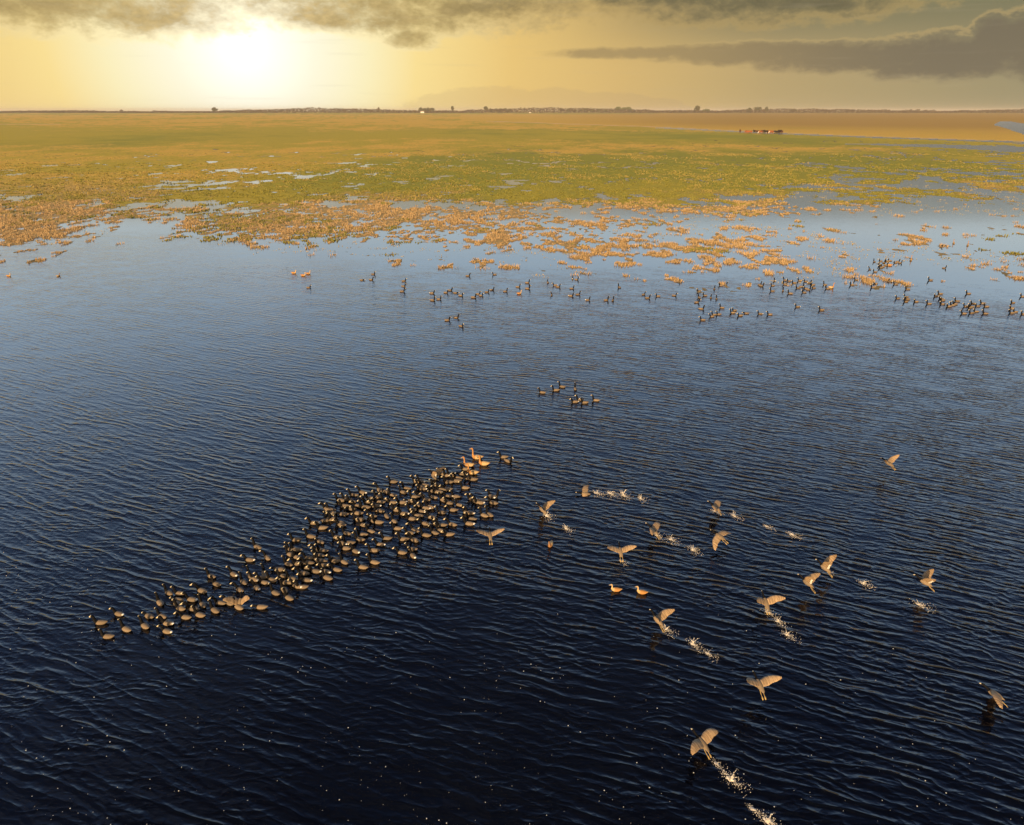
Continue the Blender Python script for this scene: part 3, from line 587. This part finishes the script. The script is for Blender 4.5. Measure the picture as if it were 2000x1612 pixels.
# cluster the far birds by distance, name each cluster by what it is next to, count inside it from left to right
cl = []
for q in sorted(back):
    hit = [c for c in cl if any(abs(q[0] - p[0]) < 17 and abs(q[1] - p[1]) < 11 for p in c)]
    nc = [q] + [p for c in hit for p in c]; cl = [c for c in cl if c not in hit] + [nc]
def place(c):
    x = sum(p[0] for p in c) / len(c); y = sum(p[1] for p in c) / len(c)
    if x < 760: s_ = 'far left of the distant line'
    elif x < 850: s_ = 'left of the distant line'
    elif x < 960: s_ = 'on the open water ahead of the reeds' if y < 600 else 'below the left part of the distant line'
    elif x < 1120: s_ = 'in the calm water below the central reeds'
    elif x < 1300: s_ = 'in the calm water right of centre'
    elif x < 1480: s_ = 'on the ripple edge below the last reeds' if y > 585 else 'in the calm water below the last reeds'
    elif x < 1640: s_ = 'on ruffled water right of the reeds' if y > 590 else 'beside the last clump of reeds'
    elif x < 1800: s_ = 'in the shallows behind the right hand flock' if y < 540 else 'in the calm gap by the right hand flock'
    else: s_ = 'in the flock at the right edge' if y > 565 else 'alone in the bright shallows at right'
    return s_
pl = {}
for c in sorted(cl, key=lambda c: min(p[0] for p in c)): pl.setdefault(place(c), []).append(c)
rb = random.Random(9)
for s_, cs in pl.items():
    flat = sorted([p for c in cs for p in c])
    for i, (x, y, yaw) in enumerate(flat):
        if len(flat) == 1: lab = 'lone dark coot swimming %s %s' % (dirword(yaw), s_)
        else: lab = 'coot heading %s, %s from left %s' % (dirword(yaw), ORD[i] if i < 30 else '%dth' % (i + 1), s_)
        put_bird(coot_kinds[rb.choices(range(7), (30, 10, 14, 14, 8, 3, 10))[0]], x, y, yaw + rb.uniform(-12, 12), lab, 'coot', 'coots scattered off the flooded marsh', rb.uniform(.95, 1.1))

# long-necked ducks
def duck_path(neck=1.0, sleepy=False):
    p = [((-.20, 0, .085), .006, .005, 0), ((-.17, 0, .078), .026, .016, 1), ((-.12, 0, .062), .056, .044, 1), ((-.06, 0, .050), .076, .066, 1), ((0, 0, .046), .082, .074, 1), ((.055, 0, .046), .074, .068, 0), ((.10, 0, .058), .054, .056, 0),
         ((.125, 0, .085), .036, .042, 0), ((.130, 0, .12 + .03 * neck), .021, .024, 0), ((.126, 0, .15 + .07 * neck), .018, .020, 0), ((.132, 0, .18 + .11 * neck), .019, .022, 0), ((.150, 0, .20 + .13 * neck), .025, .027, 0), ((.175, 0, .195 + .13 * neck), .021, .022, 0), ((.192, 0, .187 + .13 * neck), .010, .011, 0)]
    return p, (.188, 0, .186 + .13 * neck)
def duck_kind(neck, m0, m1):
    p, bc = duck_path(neck); V, F_, Mi = loft(p); o = mesh_obj('duck', V, F_, [m0, m1], None, Mi, True, link=False)
    V, F_ = bill_mesh(bc, 0, 1.1); V = [(a, b_, min(c, bc[2] + .008)) for a, b_, c in V]
    return (o, mesh_obj('bill', V, F_, dbill, None, None, True, link=False))
dk = [duck_kind(1.0, tan, pale), duck_kind(.75, tan, pale), duck_kind(.2, pale, tan), duck_kind(.3, browny, pale)]
for (x, y, yaw, k_, lab, g, sz) in [
    (780 + 1115/7.33, 860 + 262/7.33, 176, 0, 'tallest rufous duck with upright neck at the top of the flock', 'rufous ducks leading the flock', 1.15), (780 + 1212/7.33, 860 + 352/7.33, 172, 1, 'rufous duck furthest right of the four leading the flock', 'rufous ducks leading the flock', 1.1),
    (780 + 995/7.33, 860 + 375/7.33, 176, 1, 'rufous duck furthest left of the four leading the flock', 'rufous ducks leading the flock', 1.15), (780 + 1050/7.33, 860 + 482/7.33, 176, 0, 'lowest rufous duck with pale tail of the four leading the flock', 'rufous ducks leading the flock', 1.12),
    (560 + 70/5, 500 + 172/5, 2, 2, 'pale orange duck at the left of the distant trio', 'trio of pale orange ducks', 1.1), (560 + 162/5, 500 + 196/5, 2, 2, 'nearest pale orange duck of the distant trio', 'trio of pale orange ducks', 1.1), (560 + 210/5, 500 + 178/5, 8, 2, 'pale orange duck at the right of the distant trio', 'trio of pale orange ducks', 1.05),
    (920 + 470/5, 500 + 372/5, 20, 2, 'single orange duck among distant dark coots below the central reeds', None, 1.0), (1300 + 1900/5.882, 520 + 252/5.882, 5, 1, 'bright orange duck beside dark coots right of the last reeds', None, 1.15),
    (1600 + 688/5, 480 + 196/5, 150, 2, 'orange duck amid the huddle of dark coots in the shallows', None, 1.1), (1600 + 895/5, 480 + 145/5, 60, 0, 'tall orange duck standing right of the huddle in the shallows', None, 1.15),
    (1862.5, 476, 70, 1, 'left hand orange duck of two far back in the bright shallows', None, 1.15), (1890, 480, 60, 0, 'right hand orange duck of two far back in the bright shallows', None, 1.15),
    (17, 540, 4, 2, 'small orange duck at the far left edge of the lagoon', None, .95), (114, 540, 60, 3, 'small brown duck with pale face near the left edge', None, .85),
    (1180 + 110/4.762, 1120 + 162/4.762, 174, 2, 'little golden duck on the left of two below the taking off coots', 'pair of little golden ducks', .78), (1180 + 350/4.762, 1120 + 185/4.762, 165, 2, 'little golden duck on the right of two below the taking off coots', 'pair of little golden ducks', .78),
    (1075, 1066, 250, 3, 'brown speckled duck with pale face looking towards the viewer', None, .85)]:
    put_bird(dk[k_], x, y, yaw, lab, 'duck', g, sz)
for (x, y, a, lab) in [(780 + 1490/7.33, 860 + 250/7.33, 177, 'pale grey coot right of the rufous ducks, facing left'), (780 + 1560/7.33, 860 + 310/7.33, -35, 'dark coot right of the rufous ducks, turned right with tail raised')]:
    put_bird(coot_kinds[0], x, y, a, lab, 'coot', GROUP_MAIN)

# flying and flapping coots: one body, neck, legs and two wings per mesh
wingm = mat('coot wing feathers', (.29, .19, .105), .75, .2, .25, 14)
_w = NT(wingm.node_tree); _tc = _w.new('ShaderNodeTexCoord'); _mp = _w.new('ShaderNodeMapping'); _mp.inputs['Scale'].default_value = (5, 75, 5)
_w.l.new(_tc.outputs['Object'], _mp.inputs[0]); _f = _w.noise(_mp.outputs[0], 1.0, 3, .6)      # flight feathers
_w.l.new(_w.mix(_w.step(_f, .36, .60), (.17, .112, .066), (.42, .295, .175)), _w.n['Principled BSDF'].inputs['Base Color'])
_s = NT(slate.node_tree); _oi = _s.new('ShaderNodeObjectInfo'); _tc = _s.new('ShaderNodeTexCoord'); _f = _s.noise(_tc.outputs['Object'], 28, 3, .6)
_c = _s.mix(_f, (.175, .132, .088), (.29, .218, .148)); _c = _s.mix(_oi.outputs['Random'], _c, _s.mix(.38, _c, (.08, .065, .05))); _s.l.new(_c, _s.n['Principled BSDF'].inputs['Base Color'])
def flyer(lift, fold, sweep, tilt=0.0, feet=True):
    p = [((-.185, 0, -.012), .010, .005, 0), ((-.165, 0, -.006), .034, .010, 0), ((-.125, 0, 0), .040, .026, 0), ((-.07, 0, 0), .060, .052, 0), ((0, 0, 0), .068, .062, 0), ((.06, 0, .006), .058, .055, 0), ((.10, 0, .014), .040, .040, 1),
         ((.14, 0, .030), .023, .025, 1), ((.19, 0, .044), .020, .021, 1), ((.225, 0, .054), .024, .025, 1), ((.25, 0, .052), .019, .019, 1), ((.268, 0, .046), .008, .009, 1)]
    V, F_, Mi = loft(p)
    span = [0.0, .10, .20, .29, .36, .40]
    lead = [.075, .095, .085, .045, -.01, -.06]; trail = [-.075, -.085, -.080, -.085, -.095, -.085]; th = [.012, .010, .008, .005, .004, .002]
    for s in (-1, 1):
        b0 = len(V); yy, zz = .035, .03
        for i, u in enumerate(span):
            if i:
                ln = span[i] - span[i - 1]; a = lift - fold * max(0, i - 1.5); yy += math.cos(a) * ln; zz += math.sin(a) * ln
            sw = sweep * u
            nx = 5
            for j in range(nx + 1):
                q = j / nx; x = lead[i] * (1 - q) + trail[i] * q + sw - (.012 if (i % 2) and j == nx else 0)
                cam_ = .016 * math.sin(math.pi * min(1, q * 1.2)) 
                V.append((x, s * yy, zz + cam_ + th[i] * (1 - q)))
            for j in range(nx, -1, -1):
                q = j / nx; x = lead[i] * (1 - q) + trail[i] * q + sw - (.012 if (i % 2) and j == nx else 0)
                cam_ = .016 * math.sin(math.pi * min(1, q * 1.2))
                V.append((x, s * yy, zz + cam_ - th[i] * (1 - q) - .001))
        m_ = 12
        for i in range(len(span) - 1):
            for j in range(m_):
                a = b0 + i * m_ + j; b_ = b0 + i * m_ + (j + 1) % m_
                F_.append((a, b_, b_ + m_, a + m_)); Mi.append(2 if (j in (5, 6) and i < 3) else 3)
        F_.append(tuple(range(b0 + (len(span) - 1) * m_, b0 + len(span) * m_))); Mi.append(3)
    if feet:
        for s in (-1, 1):
            b0 = len(V)
            for (x, z, r_) in ((-.09, -.02, .010), (-.15, -.055, .006), (-.205, -.075, .005), (-.24, -.082, .018), (-.27, -.10, .014)):
                for k_ in range(6):
                    th_ = 2 * math.pi * k_ / 6; V.append((x, s * .03 + r_ * math.cos(th_), z + min(r_, .006) * math.sin(th_)))
            for i in range(4):
                for k_ in range(6):
                    a = b0 + i * 6 + k_; b_ = b0 + i * 6 + (k_ + 1) % 6; F_.append((a, b_, b_ + 6, a + 6)); Mi.append(4)
            F_.append(tuple(range(b0 + 24, b0 + 30))); Mi.append(4)
    o = mesh_obj('coot', V, F_, [slate, black, white, wingm, mat('coot legs', (.42, .30, .12), .6, .2)], None, Mi, True, link=False)
    Vb, Fb = bill_mesh((.255, 0, .046)); Vb = [(.255 + (a_ - .255) * .8, b2 * .55, .046 + (c_ - .046) * .6) for a_, b2, c_ in Vb]; return (o, mesh_obj('bill', Vb, Fb, billm, None, None, True, link=False))
fly = {'v': flyer(R(36), R(-2), .0), 'w': flyer(R(24), R(14), .10), 'flat': flyer(R(14), R(8), -.25), 'up': flyer(R(50), R(2), .10), 'down': flyer(R(-8), R(12), -.15), 'glide': flyer(R(24), R(-6), .05)}
FL = 'coots taking off across the open water'
for (x, y, h, kd, yaw, pit, lab, g, roll) in [
    (958, 1076, .50, 'glide', 96, -8, 'coot gliding away on spread wings just right of the flock', FL, 0), (1060, 1003, .12, 'v', 140, -20, 'coot with raised wings splashing up right of the flock', FL, 8),
    (1396, 1002, .18, 'w', 150, -22, 'coot taking off behind the others with one short splash', FL, 10), (1275, 1048, .20, 'w', 148, -25, 'coot running up with a long double splash behind it', FL, 10),
    (1402, 1068, .34, 'down', 135, -8, 'small coot flying low between two splash trails', FL, -12), (1211, 1088, .18, 'glide', 94, -15, 'coot heading straight away with rounded wings over a splash', FL, 0),
    (1607, 1128, .30, 'up', 140, -20, 'upper coot of the overlapping pair in flight at right', FL, 10), (1573, 1158, .30, 'v', 135, -15, 'lower coot of the overlapping pair in flight at right', FL, 22),
    (1800, 1160, .35, 'v', 148, -15, 'coot in flight furthest right in the upper group', FL, 12), (1493, 1190, .20, 'v', 100, -25, 'coot running away with three white splashes behind', FL, 0),
    (1283, 1226, .22, 'v', 132, -22, 'large coot lifting off left of centre trail of splashes', FL, 12), (1477, 1368, .42, 'glide', 102, -10, 'coot flying away low over dark water, lower right', FL, 5),
    (1935, 1376, .28, 'down', 140, -10, 'coot with lowered wings at the right edge', FL, 28), (1368, 1468, .22, 'w', 130, -20, 'nearest coot, lifting off at the bottom with a long splash trail', FL, 5),
    (1731, 924, .36, 'glide', 125, -8, 'most distant flying coot, small and tan over blue waves', FL, 0),
    (470, 1182, .07, 'up', 95, -30, 'coot flapping raised wings at the near edge of the packed flock', GROUP_MAIN, 0), (848, 935, .08, 'up', 150, -35, 'coot rearing up with a raised wing on the far edge of the packed flock', GROUP_MAIN, 15),
    (1142, 966, .03, 'down', 178, -3, 'coot dashing left low on the water at the head of spray', FL, -30)]:
    # sits h metres above the water over the point it mirrors in
    o = put_bird(fly[kd], x, y, yaw, lab, 'coot', g, 1.03 if x > 1000 and x != 1142 else 1.0)
    o.location.z = h; o.rotation_euler = (R(roll), R(pit), R(yaw))

# ------------------------------------------------------------------ splashes, foam
foam_m = mat('white spray', (.66, .61, .54), .35, .5)
ICO_V = [(0, 0, -1), (.72, -.53, -.45), (-.28, -.85, -.45), (-.89, 0, -.45), (-.28, .85, -.45), (.72, .53, -.45), (.28, -.85, .45), (-.72, -.53, .45), (-.72, .53, .45), (.28, .85, .45), (.89, 0, .45), (0, 0, 1)]
ICO_F = [(0, 1, 2), (1, 0, 5), (0, 2, 3), (0, 3, 4), (0, 4, 5), (1, 5, 10), (2, 1, 6), (3, 2, 7), (4, 3, 8), (5, 4, 9), (1, 10, 6), (2, 6, 7), (3, 7, 8), (4, 8, 9), (5, 9, 10), (6, 10, 11), (7, 6, 11), (8, 7, 11), (9, 8, 11), (10, 9, 11)]
def add_drop(V, F_, c, r, st=1.0, ax=(0, 0, 1)):
    b0 = len(V); ax = Vector(ax).normalized()
    for v in ICO_V:
        v = Vector(v) * r; v = v + ax * (v.dot(ax)) * (st - 1); V.append((c[0] + v.x, c[1] + v.y, c[2] + v.z))
    F_ += [tuple(b0 + i for i in f) for f in ICO_F]
def splash(px, py, size, seed, label, jet=0.0, flat=False, dirn=(.5, -.8)):
    rr = random.Random(seed); V, F_ = [], []
    nj = 4 if not flat else 1
    for j in range(nj):                                     # curving strands of thrown water
        a = rr.uniform(0, 6.28); v0 = Vector((math.cos(a) * rr.uniform(.15, .6), math.sin(a) * rr.uniform(.15, .6), rr.uniform(.5, 1.3))) * size
        if flat: v0.z *= .5
        if jet and j == 0: v0 = Vector((.45, .1, 1.9)) * jet
        n_ = rr.randint(7, 13) if not (jet and j == 0) else 22
        for i in range(n_):
            q = (i + 1) / n_; r_ = size * (.028 * (1 - .72 * q)) * rr.uniform(.6, 1.2)
            pos = v0 * q * .75; pos.z -= .45 * v0.z * q * q
            if rr.random() < .86: add_drop(V, F_, (pos.x + rr.gauss(0, .014) * size, pos.y + rr.gauss(0, .014) * size, max(.0, pos.z)), r_, rr.uniform(1.2, 2.8), (v0.x, v0.y, v0.z * (1 - q * 1.1)))
    nr_, ns_ = 5, 16; b0 = len(V)                            # churned water at the foot of the splash
    for i in range(nr_):
        q = (i + 1) / nr_
        for k_ in range(ns_):
            a = 2 * math.pi * k_ / ns_; ra = size * (.13 if not flat else .15) * q * (1 + rr.gauss(0, .22)); al = math.cos(a)
            V.append((al * ra + dirn[0] * al * ra * .5, math.sin(a) * ra * .9 + dirn[1] * al * ra * .5, max(-.004, size * (.075 if not flat else .04) * (1 - q ** 1.4) * rr.uniform(.3, 1.5) - (.006 if i == nr_ - 1 else 0))))
    V.append((0, 0, size * .08))
    for k_ in range(ns_): F_.append((len(V) - 1, b0 + k_, b0 + (k_ + 1) % ns_))
    for i in range(nr_ - 1):
        for k_ in range(ns_):
            if rr.random() < (1 if i < 3 else .6): F_.append((b0 + i * ns_ + k_, b0 + (i + 1) * ns_ + k_, b0 + (i + 1) * ns_ + (k_ + 1) % ns_, b0 + i * ns_ + (k_ + 1) % ns_))
    for i in range(int(260 * size + 70)):   # churned foam and flung drops
        q = abs(rr.gauss(0, .16)) * size; a = rr.uniform(0, 6.28); along = rr.gauss(.04, .20) * size
        z = max(0, rr.gauss(.03, .06)) * size * (1 if not flat else .5)
        add_drop(V, F_, (math.cos(a) * q + dirn[0] * along, math.sin(a) * q * .8 + dirn[1] * along, z), rr.uniform(.003, .012) * (size ** .5), rr.uniform(.5, 1.6), (rr.gauss(0, 1), rr.gauss(0, 1), .6))
    for i in range(int(120 * size)):
        a = rr.uniform(0, 6.28); q = rr.uniform(.08, .5) * size
        add_drop(V, F_, (math.cos(a) * q + dirn[0] * .2, math.sin(a) * q + dirn[1] * .2, max(0, rr.gauss(.06, .12)) * size), rr.uniform(.003, .008))
    o = mesh_obj('splash', V, F_, foam_m, None, None, True); o.location = ground(px, py); return tag(o, label, 'splash', 'splashes kicked up by the coots')
for i, (x, y, sz, jet, fl, lab) in enumerate([
    (1068, 1008, .42, 0, False, 'splash directly under the coot right of the flock'), (1106, 1033, .36, 0, False, 'detached splash behind the coot right of the flock'),
    (1165, 963, .45, 0, True, 'low spray just behind the dashing coot'), (1192, 964, .50, 0, True, 'middle stretch of spray behind the dashing coot'), (1217, 968, .44, .34, False, 'splash throwing a tall curved jet of drops'), (1251, 974, .34, .10, False, 'last upright splash at the right of the dashing coot'),
    (1396, 999, .30, 0, True, 'splash at the feet of the coot taking off behind'), (1434, 1008, .34, 0, False, 'single splash left of the long faint trail'),
    (1284, 1046, .38, 0, True, 'streak of spray under the coot with double splash'), (1310, 1054, .36, 0, False, 'first crown of spray in the double splash'), (1353, 1074, .42, 0, False, 'second and larger crown in the double splash'),
    (1497, 1028, .30, 0, True, 'left one of two splashes without a bird'), (1547, 1044, .40, 0, True, 'right one of two splashes without a bird'), (1686, 1140, .38, 0, False, 'lone splash right of the overlapping flying pair'),
    (1795, 1181, .40, 0, True, 'thin fading splash below the furthest right flying coot'), (1213, 1096, .20, 0, True, 'small splash under the coot heading straight away'),
    (1499, 1196, .34, 0, False, 'top splash at the feet of the running coot'), (1519, 1214, .34, 0, False, 'middle splash of three in a slanting line'), (1537, 1240, .34, 0, False, 'lowest splash of three in a slanting line'),
    (1301, 1230, .36, 0, False, 'splash touching the large coot lifting off'), (1353, 1258, .38, .12, False, 'bright crown splash behind the large coot'), (1382, 1276, .28, 0, True, 'small broken splash at the end of the large coot trail'), (1610, 1112, .18, 0, True, 'tiny splash at the tail of the upper flying coot'),
    (1427, 1522, .46, .16, False, 'tall bright splash behind the nearest coot'), (1400, 1492, .26, 0, True, 'thin spray between the nearest coot and its splash'), (1470, 1580, .30, 0, True, 'scattered drops above the bottom edge splash'), (1500, 1604, .48, 0, False, 'big splash cut by the bottom edge of the photo')]):
    splash(x, y, sz, 100 + i, lab, jet, fl)
V, F_ = [], []; rr = random.Random(3)
for i in range(470):
    if i < 290: x, y = rr.uniform(0, 2000), 1612 - abs(rr.gauss(0, 170))
    elif i < 400: x, y = rr.gauss(800, 260), rr.gauss(1290, 60)
    else: x, y = rr.gauss(140, 120), rr.gauss(1130, 70)
    g = ground(x, y); r_ = rr.choice((.004, .005, .006, .007, .009, .013)); add_drop(V, F_, (g.x, g.y, .002), r_, .5)
fm = mesh_obj('foam_flecks', V, F_, mat('foam fleck', (.5, .5, .48), .5, .4), None, None, True); tag(fm, 'tiny white foam flecks drifting on the dark water', 'foam flecks', kind='stuff')

# ------------------------------------------------------------------ cattle
def cow_mesh(m0, m1, graze):
    zc = 1.0
    p = [((-.95, 0, 1.08), .10, .12, 0), ((-.85, 0, 1.05), .26, .30, 0), ((-.5, 0, 1.0), .34, .38, 0), ((0, 0, .96), .36, .40, 0), ((.45, 0, 1.0), .32, .40, 0), ((.75, 0, 1.08), .24, .32, 0)]
    p += [((1.0, 0, 1.0), .15, .20, 1), ((1.2, 0, .72), .12, .16, 1), ((1.35, 0, .45), .12, .13, 1), ((1.5, 0, .22), .08, .08, 1)] if graze else [((1.0, 0, 1.22), .15, .20, 1), ((1.15, 0, 1.38), .13, .15, 1), ((1.32, 0, 1.40), .12, .14, 1), ((1.58, 0, 1.25), .08, .08, 1)]
    V, F_, Mi = loft(p, 10)
    for (x, y) in ((-.68, .2), (-.68, -.2), (.55, .19), (.55, -.19)):
        b0 = len(V)
        for (dxx, z, r_) in ((0, .95, .15), (-.04 if x < 0 else .02, .62, .09), (-.08 if x < 0 else .0, .42, .06), (0, .12, .05), (.02, .0, .07)):
            for k_ in range(6): V.append((x + dxx + r_ * math.cos(k_ * 1.047), y + r_ * .8 * math.sin(k_ * 1.047), z))
        for i in range(4):
            for k_ in range(6):
                a = b0 + i * 6 + k_; b_ = b0 + i * 6 + (k_ + 1) % 6; F_.append((a, b_, b_ + 6, a + 6)); Mi.append(0)
        F_.append(tuple(range(b0 + 24, b0 + 30))); Mi.append(0)
    b0 = len(V)                                            # tail
    for (x, z, r_) in ((-.93, 1.12, .05), (-1.02, .8, .03), (-1.02, .45, .05)):
        for k_ in range(5): V.append((x + r_ * math.cos(k_ * 1.2566), r_ * math.sin(k_ * 1.2566), z))
    for i in range(2):
        for k_ in range(5):
            a = b0 + i * 5 + k_; b_ = b0 + i * 5 + (k_ + 1) % 5; F_.append((a, b_, b_ + 5, a + 5)); Mi.append(0)
    return mesh_obj('cow', V, F_, [m0, m1], None, Mi, True, link=False)
cb, cr, cd, cw = mat('black hide', (.03, .022, .02), .7, .2), mat('red brown hide', (.28, .09, .035), .7, .2), mat('dark brown hide', (.10, .045, .025), .7, .2), mat('white face', (.75, .68, .58), .7, .2)
ck = [cow_mesh(cd, cd, False), cow_mesh(cr, cr, True), cow_mesh(cb, cb, False), cow_mesh(cr, cw, True), cow_mesh(cb, cb, True), cow_mesh(cd, cw, True)]
CW = ['dark brown cow', 'red brown grazing cow', 'black cow with head up', 'red brown cow with white head', 'black grazing cow', 'dark brown cow with white head']
for i, (x, k_, yaw, sz) in enumerate([(853, 0, 80, 1.15), (932, 1, 200, 1), (968, 1, 170, 1), (1016, 2, 95, 1.0), (1050, 0, 200, 1), (1088, 3, 200, 1), (1108, 2, 20, 1.05), (1132, 5, 170, 1), (1150, 2, 185, 1.1), (1166, 3, 235, 1), (1190, 1, 10, 1.05), (1215, 3, 190, 1.05), (1250, 5, 240, 1), (1268, 4, 175, 1), (1290, 2, 5, 1.1), (1312, 4, 190, 1.05), (1328, 0, 110, 1.05)]):
    o = ck[k_].copy(); px_, py_ = 1300 + x / 5.882, 190 + (414 + (i % 3) * 4) / 5.882; gp = ground(px_, py_)
    o.location = (gp.x, gp.y, float(terrain(np.array([gp.x]), np.array([gp.y]))[0][0])); o.rotation_euler = (0, 0, R(yaw)); o.scale = (sz * 1.1,) * 3; COL.objects.link(o)
    tag(o, '%s, %s from left in the distant herd' % (CW[k_], ORD[i]), 'cow', 'herd on the far meadow')

# ------------------------------------------------------------------ air
HAZE = 0.00008
hv = bpy.data.materials.new('evening haze'); hv.use_nodes = True; t = NT(hv.node_tree); t.n.clear()
pv = t.new('ShaderNodeVolumePrincipled'); om = t.new('ShaderNodeOutputMaterial'); t.l.new(pv.outputs[0], om.inputs['Volume'])
pv.inputs['Color'].default_value = (.95, .84, .68, 1); pv.inputs['Density'].default_value = HAZE
x0, x1, y0, y1, z0, z1 = -14500, 14500, -70, 15500, -2.5, 34
hz = mesh_obj('haze', [(x0, y0, z0), (x1, y0, z0), (x1, y1, z0), (x0, y1, z0), (x0, y0, z1), (x1, y0, z1), (x1, y1, z1), (x0, y1, z1)],
    [(3, 2, 1, 0), (4, 5, 6, 7), (0, 1, 5, 4), (1, 2, 6, 5), (2, 3, 7, 6), (3, 0, 4, 7)], hv); tag(hz, kind='stuff')
